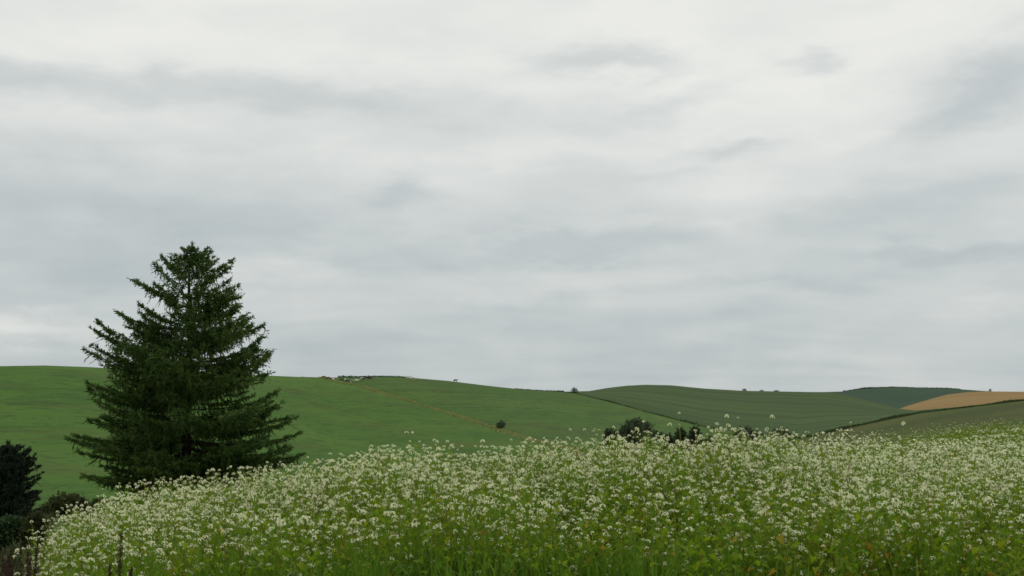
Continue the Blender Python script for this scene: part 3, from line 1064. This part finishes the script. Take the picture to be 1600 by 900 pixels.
def plant_proto(seed, nb, nl, tall=False, petiole=True):
    """stem with side shoots (unit height about .8 m), leaves and blossom heads: a list of placed pieces"""
    r = np.random.default_rng(seed)
    mb = MB()
    Hh = .80
    sway = r.normal(0, .03, 2)
    pts = [(sway[0] * (k / 6) ** 2 + .008 * math.sin(k * 2.1 + seed), sway[1] * (k / 6) ** 2 + .008 * math.cos(k * 1.7 + seed), Hh * k / 6) for k in range(7)]
    mb.tube(pts, [.0042 * (1 - .10 * k) for k in range(7)], 3)
    P_ = np.array(pts)
    parts = []          # (kind, variant, Matrix)

    def on_stem(h):
        return np.array([np.interp(h, P_[:, 2], P_[:, 0]), np.interp(h, P_[:, 2], P_[:, 1]), h])
    ph = r.random() * 6
    parts.append(('head', int(r.integers(0, 5)), Matrix.Translation(pts[-1]) @ Matrix.Rotation(r.random() * 6, 4, 'Z')))
    for b in range(nb):
        h0 = Hh * ((.55 if tall else .30) + (.36 if tall else .58) * (b + r.random() * .8) / nb)
        a = ph + b * 2.3 + r.normal(0, .3)
        s0 = on_stem(h0)
        ln = (.10 + .16 * r.random()) * (.5 if tall else 1)
        d = np.array([math.cos(a) * .62, math.sin(a) * .62, .78])
        e1 = s0 + d * ln * .5 + np.array([0, 0, -.012])
        e2 = s0 + d * ln
        e2[2] = min(e2[2], Hh * 1.0)
        if petiole:
            mb.tube([tuple(s0), tuple(e1), tuple(e2)], [.0026, .0022, .0016], 3)
        else:
            mb.tube([tuple(s0), tuple(e2)], [.0026, .0016], 3)
        tilt = Matrix.Rotation(r.normal(0, .35), 4, 'X') @ Matrix.Rotation(r.normal(0, .35), 4, 'Y')
        parts.append(('head', int(r.integers(0, 5)), Matrix.Translation(e2) @ Matrix.Rotation(r.random() * 6, 4, 'Z') @ tilt @ Matrix.Scale(.72 + .75 * r.random() ** 1.5, 4)))
    for l in range(nl):
        h0 = Hh * (.22 + .74 * (l + r.random()) / nl)
        a = ph + 1.2 + l * 2.6 + r.normal(0, .4)
        s0 = on_stem(h0)
        pl = .02 + .05 * r.random() * (1 - h0)
        d = np.array([math.cos(a) * .85, math.sin(a) * .85, .5])
        e = s0 + d * pl
        if petiole:
            mb.tube([tuple(s0), tuple(e)], [.0014, .0010], 3)
        M = Matrix.Translation(e) @ Matrix.Rotation(a, 4, 'Z') @ Matrix.Rotation(.25 + .5 * r.random(), 4, 'Y') @ Matrix.Rotation(r.normal(0, .35), 4, 'X')
        sc = 1.25 - .70 * h0 / Hh
        parts.append(('leaf', int(r.integers(0, 4)), M @ Matrix.Scale(sc, 4)))
    return mb, parts


def xf(V, M):
    A = np.array(M)
    return V @ A[:3, :3].T + A[:3, 3]


def joined(proto, r, yellow=.006, heads=None):
    mb, parts = proto
    V0, F0, M0, T0 = mb.arrays()
    out = MB()
    out.add(V0, F0, 0, 0.0)
    for (kind, k, M) in parts:
        if kind == 'leaf':
            out.add(xf(LEAVES_LOW[k][0], M), LEAVES_LOW[k][1], 3 if r.random() < yellow else 1, r.random())
        else:
            V_, F_, _, T_ = (heads or HEADS)[k].arrays()
            out.add(xf(V_, M), F_, 2, T_)
    return out.arrays()


BW_MATS = [MAT['stem'], MAT['leaf'], MAT['flower'], MAT['leafy']]
R2 = np.random.default_rng(77)
PRO_FULL = [plant_proto(100 + i_, 9, 14, False, False) for i_ in range(9)]
PRO_IND = [plant_proto(200 + i_, 2 + i_ % 2, 9) for i_ in range(8)]
PRO_TALL = [plant_proto(300 + i_, 3, 4, True) for i_ in range(5)]


def edge_px(Y):
    return 58 + 1.5 * (Y - 9) * 4


def sample_field(n, y0, y1, px0, px1, r):
    out = []
    while len(out) < n:
        Y = math.sqrt(y0 * y0 + (y1 * y1 - y0 * y0) * r.random())
        px = px0 + (px1 - px0) * r.random()
        Yc = interp(px, SKYL, 2)
        if Y > Yc + 1.8 or px < edge_px(Y) + r.normal(0, 8):
            continue
        if Y < YF + .25 + .3 * math.sin(px * .013) + .2 * math.sin(px * .041):
            continue
        X = (px - 800) / 2228 * Y
        if mnoise.noise(Vector((X * .9, Y * .9, 3.3))) < -.22 and r.random() < .75:
            continue
        out.append((X, Y, px))
    return out


def height_factor(X, Y, r):
    f = .96 + .22 * mnoise.noise(Vector((X * .7, Y * .7, 8.0))) + .13 * r.normal()
    return min(max(f, .55), 1.24)


def scatter_mesh(name, protos, spots, r, wide=1.0, green=None, fade=(20, 14)):
    """one joined mesh of many plants"""
    Vs, Fs, Ms, Ts, nv = [], [], [], [], 0
    for (X, Y, hf) in spots:
        src = green if green and r.random() < (Y - fade[0]) / fade[1] + .5 * mnoise.noise(Vector((X * .12, Y * .12, 0))) else protos
        V_, F_, M_, T_ = src[int(r.integers(0, len(src)))]
        a = r.random() * 6.283
        c, s = math.cos(a), math.sin(a)
        lx, ly = r.normal(0, .07, 2)
        W = np.empty_like(V_)
        W[:, 0] = (V_[:, 0] * c - V_[:, 1] * s) * wide + lx * V_[:, 2] + X
        W[:, 1] = (V_[:, 0] * s + V_[:, 1] * c) * wide + ly * V_[:, 2] + Y
        W[:, 2] = V_[:, 2] * hf + near_z(X, Y)
        Vs.append(W)
        Fs.append(F_ + nv)
        Ms.append(M_)
        Ts.append((T_ + r.random()) % 1.0)
        nv += len(V_)
    return mesh_np(name, np.vstack(Vs), np.vstack(Fs), BW_MATS, np.concatenate(Ms), np.concatenate(Ts))


def plant_things(spots, protos, r, name='buckwheat_plant'):
    stems = [p_[0].mesh('stem', MAT['stem'], True) for p_ in protos]
    for (X, Y, hf, lab, grp) in spots:
        k = int(r.integers(0, len(protos)))
        e = empty(name, (X, Y, near_z(X, Y)), r.random() * 6.283)
        e.scale = (1, 1, hf)
        tag(e, lab, 'plant', grp)
        obj('stem', stems[k], e)
        ye = r.random() < .14
        for (kind, v_, M) in protos[k][1]:
            if kind == 'leaf':
                obj('leaf', (LEAFY_ME if (ye and r.random() < .35) else LEAF_ME)[v_], e, M)
            else:
                obj('flower_head', HEAD_ME[v_], e, M)


ZONES = [(150, 'beside the dry corner weeds'), (235, 'around the brown dock stalks'), (480, 'below the tall conifer'), (700, 'below the open pasture slope'),
         (920, 'below the tan grass strip'), (1050, 'below the domed valley tree'), (1260, 'below the paired valley trees'), (1420, 'below the hedge under the crop hill'),
         (9999, 'below the golden grain field')]


def zone(px):
    return next(z_ for lim, z_ in ZONES if px < lim)


# plants that stand out above the rest
STRAY = [(578, 704, 'flowering stem leaning out over the pasture near the tall conifer'),
         (603, 703, None), (688, 688, 'tall blossom stem rising before the pasture between conifer and track'),
         (950, 668, None), (1008, 659, 'slender blossom stem rising before the largest domed valley tree'),
         (1063, 646, 'highest blossom stem of all, before the dark crop hill'), (1040, 664, None),
         (1130, 651, 'tall blossom stem with small heads before the crop hill hedge'), (1153, 653, 'tall blossom stem with a wide head before the crop hill'),
         (1200, 652, 'straight tall blossom stem above the hedge corner bushes'), (1225, 668, None),
         (1325, 661, 'tall blossom stem before the hedge below the grain field'), (1409, 663, 'tall blossom stem with stacked heads below the grain field'),
         (338, 735, None), (388, 731, None), (497, 722, None), (860, 690, None), (757, 690, None), (1285, 678, None), (1108, 668, None), (108, 790, None), (88, 800, None), (60, 815, None)]
sp = []
for (px, py, lab) in STRAY:
    Yc = min(interp(px, SKYL, 2), 13.5) - .8
    q_ = at(px, py, Yc)
    hf = (q_.z - near_z(q_.x, q_.y)) / .80
    sp.append((q_.x, q_.y, hf, lab or 'taller blossoming buckwheat stem poking above its neighbours ' + zone(px), 'buckwheat stems above the rest'))
plant_things(sp, PRO_TALL, R2)
# the front rows, plant by plant
front = sorted(sample_field(300 * 3, 9.0, 11.2, 20, 1610, R2), key=lambda s_: s_[1])[:300 - len(STRAY)]
fp = []
for (X, Y, px) in front:
    hf = height_factor(X, Y, R2) * .97
    size = 'short' if hf < .85 else ('tall' if hf > 1.04 else 'mid-height')
    fp.append((X, Y, hf, '%s white-flowering buckwheat plant in the front rows %s' % (size, zone(px)), 'buckwheat plants in the front rows'))
plant_things(fp, PRO_IND, R2)
# the mass behind them
JF = [joined(p_, R2) for p_ in PRO_FULL]
JG = [joined(plant_proto(150 + i_, 1 + i_ % 3, 20, False, False), R2) for i_ in range(6)]
mass = [(X, Y, height_factor(X, Y, R2)) for (X, Y, px) in sample_field(2700, 9.3, 17.0, -60, 1700, R2)]
for (X, Y, px) in sample_field(1500, 11.8, 15.6, 40, 1560, R2):
    mass.append((X, Y, height_factor(X, Y, R2)))
for i_ in range(60):                      # odd taller shoots along the crest
    px = (930 + 330 * R2.random()) if i_ % 2 else (560 + 1000 * R2.random())
    Y = min(interp(px, SKYL, 2), 14) - 1.4 * R2.random()
    mass.append(((px - 800) / 2228 * Y, Y, 1.12 + .24 * R2.random() ** 1.5))
tag(obj('buckwheat_field', scatter_mesh('buckwheat_field', JF, mass, R2, 1.0, JG, (12.6, -2.6))), 'dense mass of white-flowering buckwheat behind the front rows', 'crop', kind='stuff')
far_p = [joined(plant_proto(400 + i_, 5, 10, False, False), R2, 0, HEADS_FAR) for i_ in range(5)]
farm = [(X, Y, height_factor(X, Y, R2) * .98) for (X, Y, px) in sample_field(3100, 16.0, 52.0, 1180, 1760, R2)]
far_g = [joined(plant_proto(420 + i_, 0, 14, False, False), R2, 0, [HEADS[3]] * 5) for i_ in range(4)]
tag(obj('buckwheat_field', scatter_mesh('buckwheat_field_far', far_p, farm, R2, 1.6, far_g, (21, 10))), 'finer-looking buckwheat stretching away to the far field crest', 'crop', kind='stuff')


# ------------------------------------------------------------------ tall grass and weeds at the front edge
def grass_blades(spots, r, hmin, hmax, w):
    """bent blades: three segments each"""
    n_ = len(spots)
    B = np.array(spots)
    h_ = hmin + (hmax - hmin) * r.random(n_) ** 1.6
    az_ = r.random(n_) * 6.283
    be = (.10 + .55 * r.random(n_)) * h_
    dirx, diry = np.cos(az_), np.sin(az_)
    sx, sy = -diry, dirx
    V_ = []
    for t_, ww in ((0, 1.0), (.45, .9), (.8, .6), (1.0, 0.0)):
        cx = B[:, 0] + dirx * be * t_ ** 2.2
        cy = B[:, 1] + diry * be * t_ ** 2.2
        cz = B[:, 2] + h_ * (t_ - .22 * t_ ** 3 * (be / h_) * 2)
        for s_ in ((-1, 1) if ww > 0 else (0,)):
            V_.append(np.stack([cx + sx * s_ * w * ww / 2, cy + sy * s_ * w * ww / 2, cz], 1))
    V_ = np.stack(V_, 1).reshape(-1, 3)
    b = np.arange(n_)[:, None] * 7
    F_ = np.concatenate([b + [0, 1, 3], b + [0, 3, 2], b + [2, 3, 5], b + [2, 5, 4], b + [4, 5, 6]], 1).reshape(-1, 3)
    return V_, F_, np.repeat(r.random(n_), 7)


gs = []
while len(gs) < 5200:
    px = -20 + 1640 * R2.random()
    w = interp(px, [(-20, .15), (120, .25), (200, .7), (380, 1.0), (560, 1.0), (640, .9), (760, .55), (880, .8), (1000, .6), (1080, .3), (1250, .15), (1650, .1)])
    Y = 8.4 + 1.5 * R2.random()
    cl = max(mnoise.noise(Vector((px * .017, Y * 2.2, 1.5))) * 1.6 + .25, 0.03)
    if R2.random() > w * cl:
        continue
    X = (px - 800) / 2228 * Y
    gs.append((X, Y, near_z(X, Y) - .02))
V_, F_, T_ = grass_blades(gs, R2, .36, .84, .012)
tag(obj('tall_grass', mesh_np('tall_grass', V_, F_, MAT['grass'], tint=T_)), 'tall green grass along the front edge of the blossom field', 'grass', kind='stuff')


cs = []
while len(cs) < 3000:
    px = -90 + 165 * R2.random()
    Y = 9.6 + 9 * R2.random()
    if px > edge_px(Y) + 10:
        continue
    X = (px - 800) / 2228 * Y
    cs.append((X, Y, near_z(X, Y) - .02))
while len(cs) < 6000:
    px = -110 + 200 * R2.random()
    Y = 17 + 33 * R2.random()
    X = (px - 800) / 2228 * Y
    cs.append((X, Y, near_z(X, Y) - .02))
V_, F_, T_ = grass_blades(cs[:3000], R2, .10, .34, .014)
V2_, F2_, T2_ = grass_blades(cs[3000:], R2, .12, .34, .035)
V_, F_, T_ = np.vstack([V_, V2_]), np.vstack([F_, F2_ + len(V_)]), np.concatenate([T_, T2_])
tag(obj('undergrowth', mesh_np('undergrowth', V_, F_, MAT['weeds'], tint=T_)), 'brown and green rank weeds in the corner beside the blossom', 'weeds', kind='stuff')


# broad-leaved weeds between the grass and the first rows
lw = MB()
for i_ in range(2600):
    px = 40 + 1580 * R2.random()
    Y = 8.6 + .9 * R2.random()
    X = (px - 800) / 2228 * Y
    if mnoise.noise(Vector((X * 2.2, Y * 2.2, 6.1))) < -.12:
        continue
    z_ = near_z(X, Y) + .30 + .36 * R2.random() ** 1.3
    M = (Matrix.Translation((X, Y, z_)) @ Matrix.Rotation(R2.random() * 6.283, 4, 'Z') @ Matrix.Rotation(.1 + .7 * R2.random(), 4, 'Y')
         @ Matrix.Rotation(R2.normal(0, .4), 4, 'X') @ Matrix.Scale(.35 + .6 * R2.random(), 4))
    k = int(R2.integers(0, 4))
    lw.add(xf(LEAVES[k][0], M), LEAVES[k][1], 1 if R2.random() < .02 else 0, R2.random())
    if i_ % 3 == 0:
        lw.tube([(X, Y, near_z(X, Y)), (X + R2.normal(0, .02), Y, (z_ + near_z(X, Y)) / 2), (X, Y, z_)], [.003, .0025, .0015], 3, 2, R2.random())
tag(obj('leafy_weeds', lw.mesh('leafy_weeds', [MAT['leaf'], MAT['leafy'], MAT['stem']])), 'broad-leaved green weeds along the front edge of the field', 'weeds', kind='stuff')


# dried dock stalks
def dock_parts(r, H_, dens):
    mb = MB()
    top = np.array([r.normal(0, .02), r.normal(0, .02), H_])
    pts = [tuple(top * (k / 5) ** 1.0 * np.array([(k / 5), (k / 5), 1])) for k in range(6)]
    mb.tube(pts, [.005, .0047, .0042, .0036, .003, .0016], 5)
    sd_ = MB()
    for b in range(7):
        h0 = H_ * (.45 + .07 * b)
        a = b * 2.4 + r.random()
        ln = H_ * (.17 - .012 * b)
        e1 = np.array([math.cos(a) * ln * .20, math.sin(a) * ln * .20, h0 + ln])
        s0 = np.array([0, 0, h0]) + top * [1, 1, 0] * (h0 / H_) ** 2
        mb.tube([tuple(s0), tuple(e1 + top * [1, 1, 0] * .5)], [.002, .001], 3)
    n_ = int(420 * dens)
    t_ = r.random(n_)
    hz = H_ * (.42 + .58 * t_)
    rad_ = .021 * (1 - t_ ** 3 * .75) * (.5 + .5 * np.sin(hz * 90 + r.random()) ** 2) * (.3 + .7 * r.random(n_))
    a = r.random(n_) * 6.283
    C = np.stack([np.cos(a) * rad_, np.sin(a) * rad_, hz], 1) + np.outer((hz / H_) ** 2, top * [1, 1, 0])
    Vd, Fd = diamonds(C, r.normal(size=(n_, 3)) + [0, 0, -.6], np.full(n_, .013), np.full(n_, .010), r.normal(size=(n_, 3)))
    sd_.add(Vd, Fd, 0, np.repeat(r.random(n_), 4))
    return mb, sd_


def dock(px, top, Y, label, group, seed):
    r = np.random.default_rng(seed)
    q_ = at(px, top, Y)
    b = Vector((q_.x, q_.y, near_z(q_.x, q_.y)))
    mb, sd_ = dock_parts(r, max(q_.z - b.z, .25), 1.0)
    e = empty('dock_stalk', b)
    tag(e, label, 'weed', group)
    obj('stem', mb.mesh('stem', MAT['dock'], True), e)
    obj('seed_head', sd_.mesh('seed_head', MAT['dock']), e)


dock(187, 833, 8.5, 'tallest dark brown dried dock stalk before the blossom', 'dried dock stalks', 1)
dock(172, 882, 8.45, 'short brown dock stalk on the conifer side of the tallest one', 'dried dock stalks', 2)
dock(199, 884, 8.5, 'short brown dock stalk on the meadow side of the tallest one', 'dried dock stalks', 3)
rr = np.random.default_rng(4)
for i_ in range(16):
    dock(-14 + 62 * rr.random(), 846 + 40 * rr.random(), 9.2 + 1.6 * rr.random(), 'dried brown weed stalk in the bottom corner under the green bush', 'dried weeds in the corner', 50 + i_)
dock(52, 842, 10.5, 'tallest dry weed stalk at the corner of the blossom field', 'dried weeds in the corner', 90)
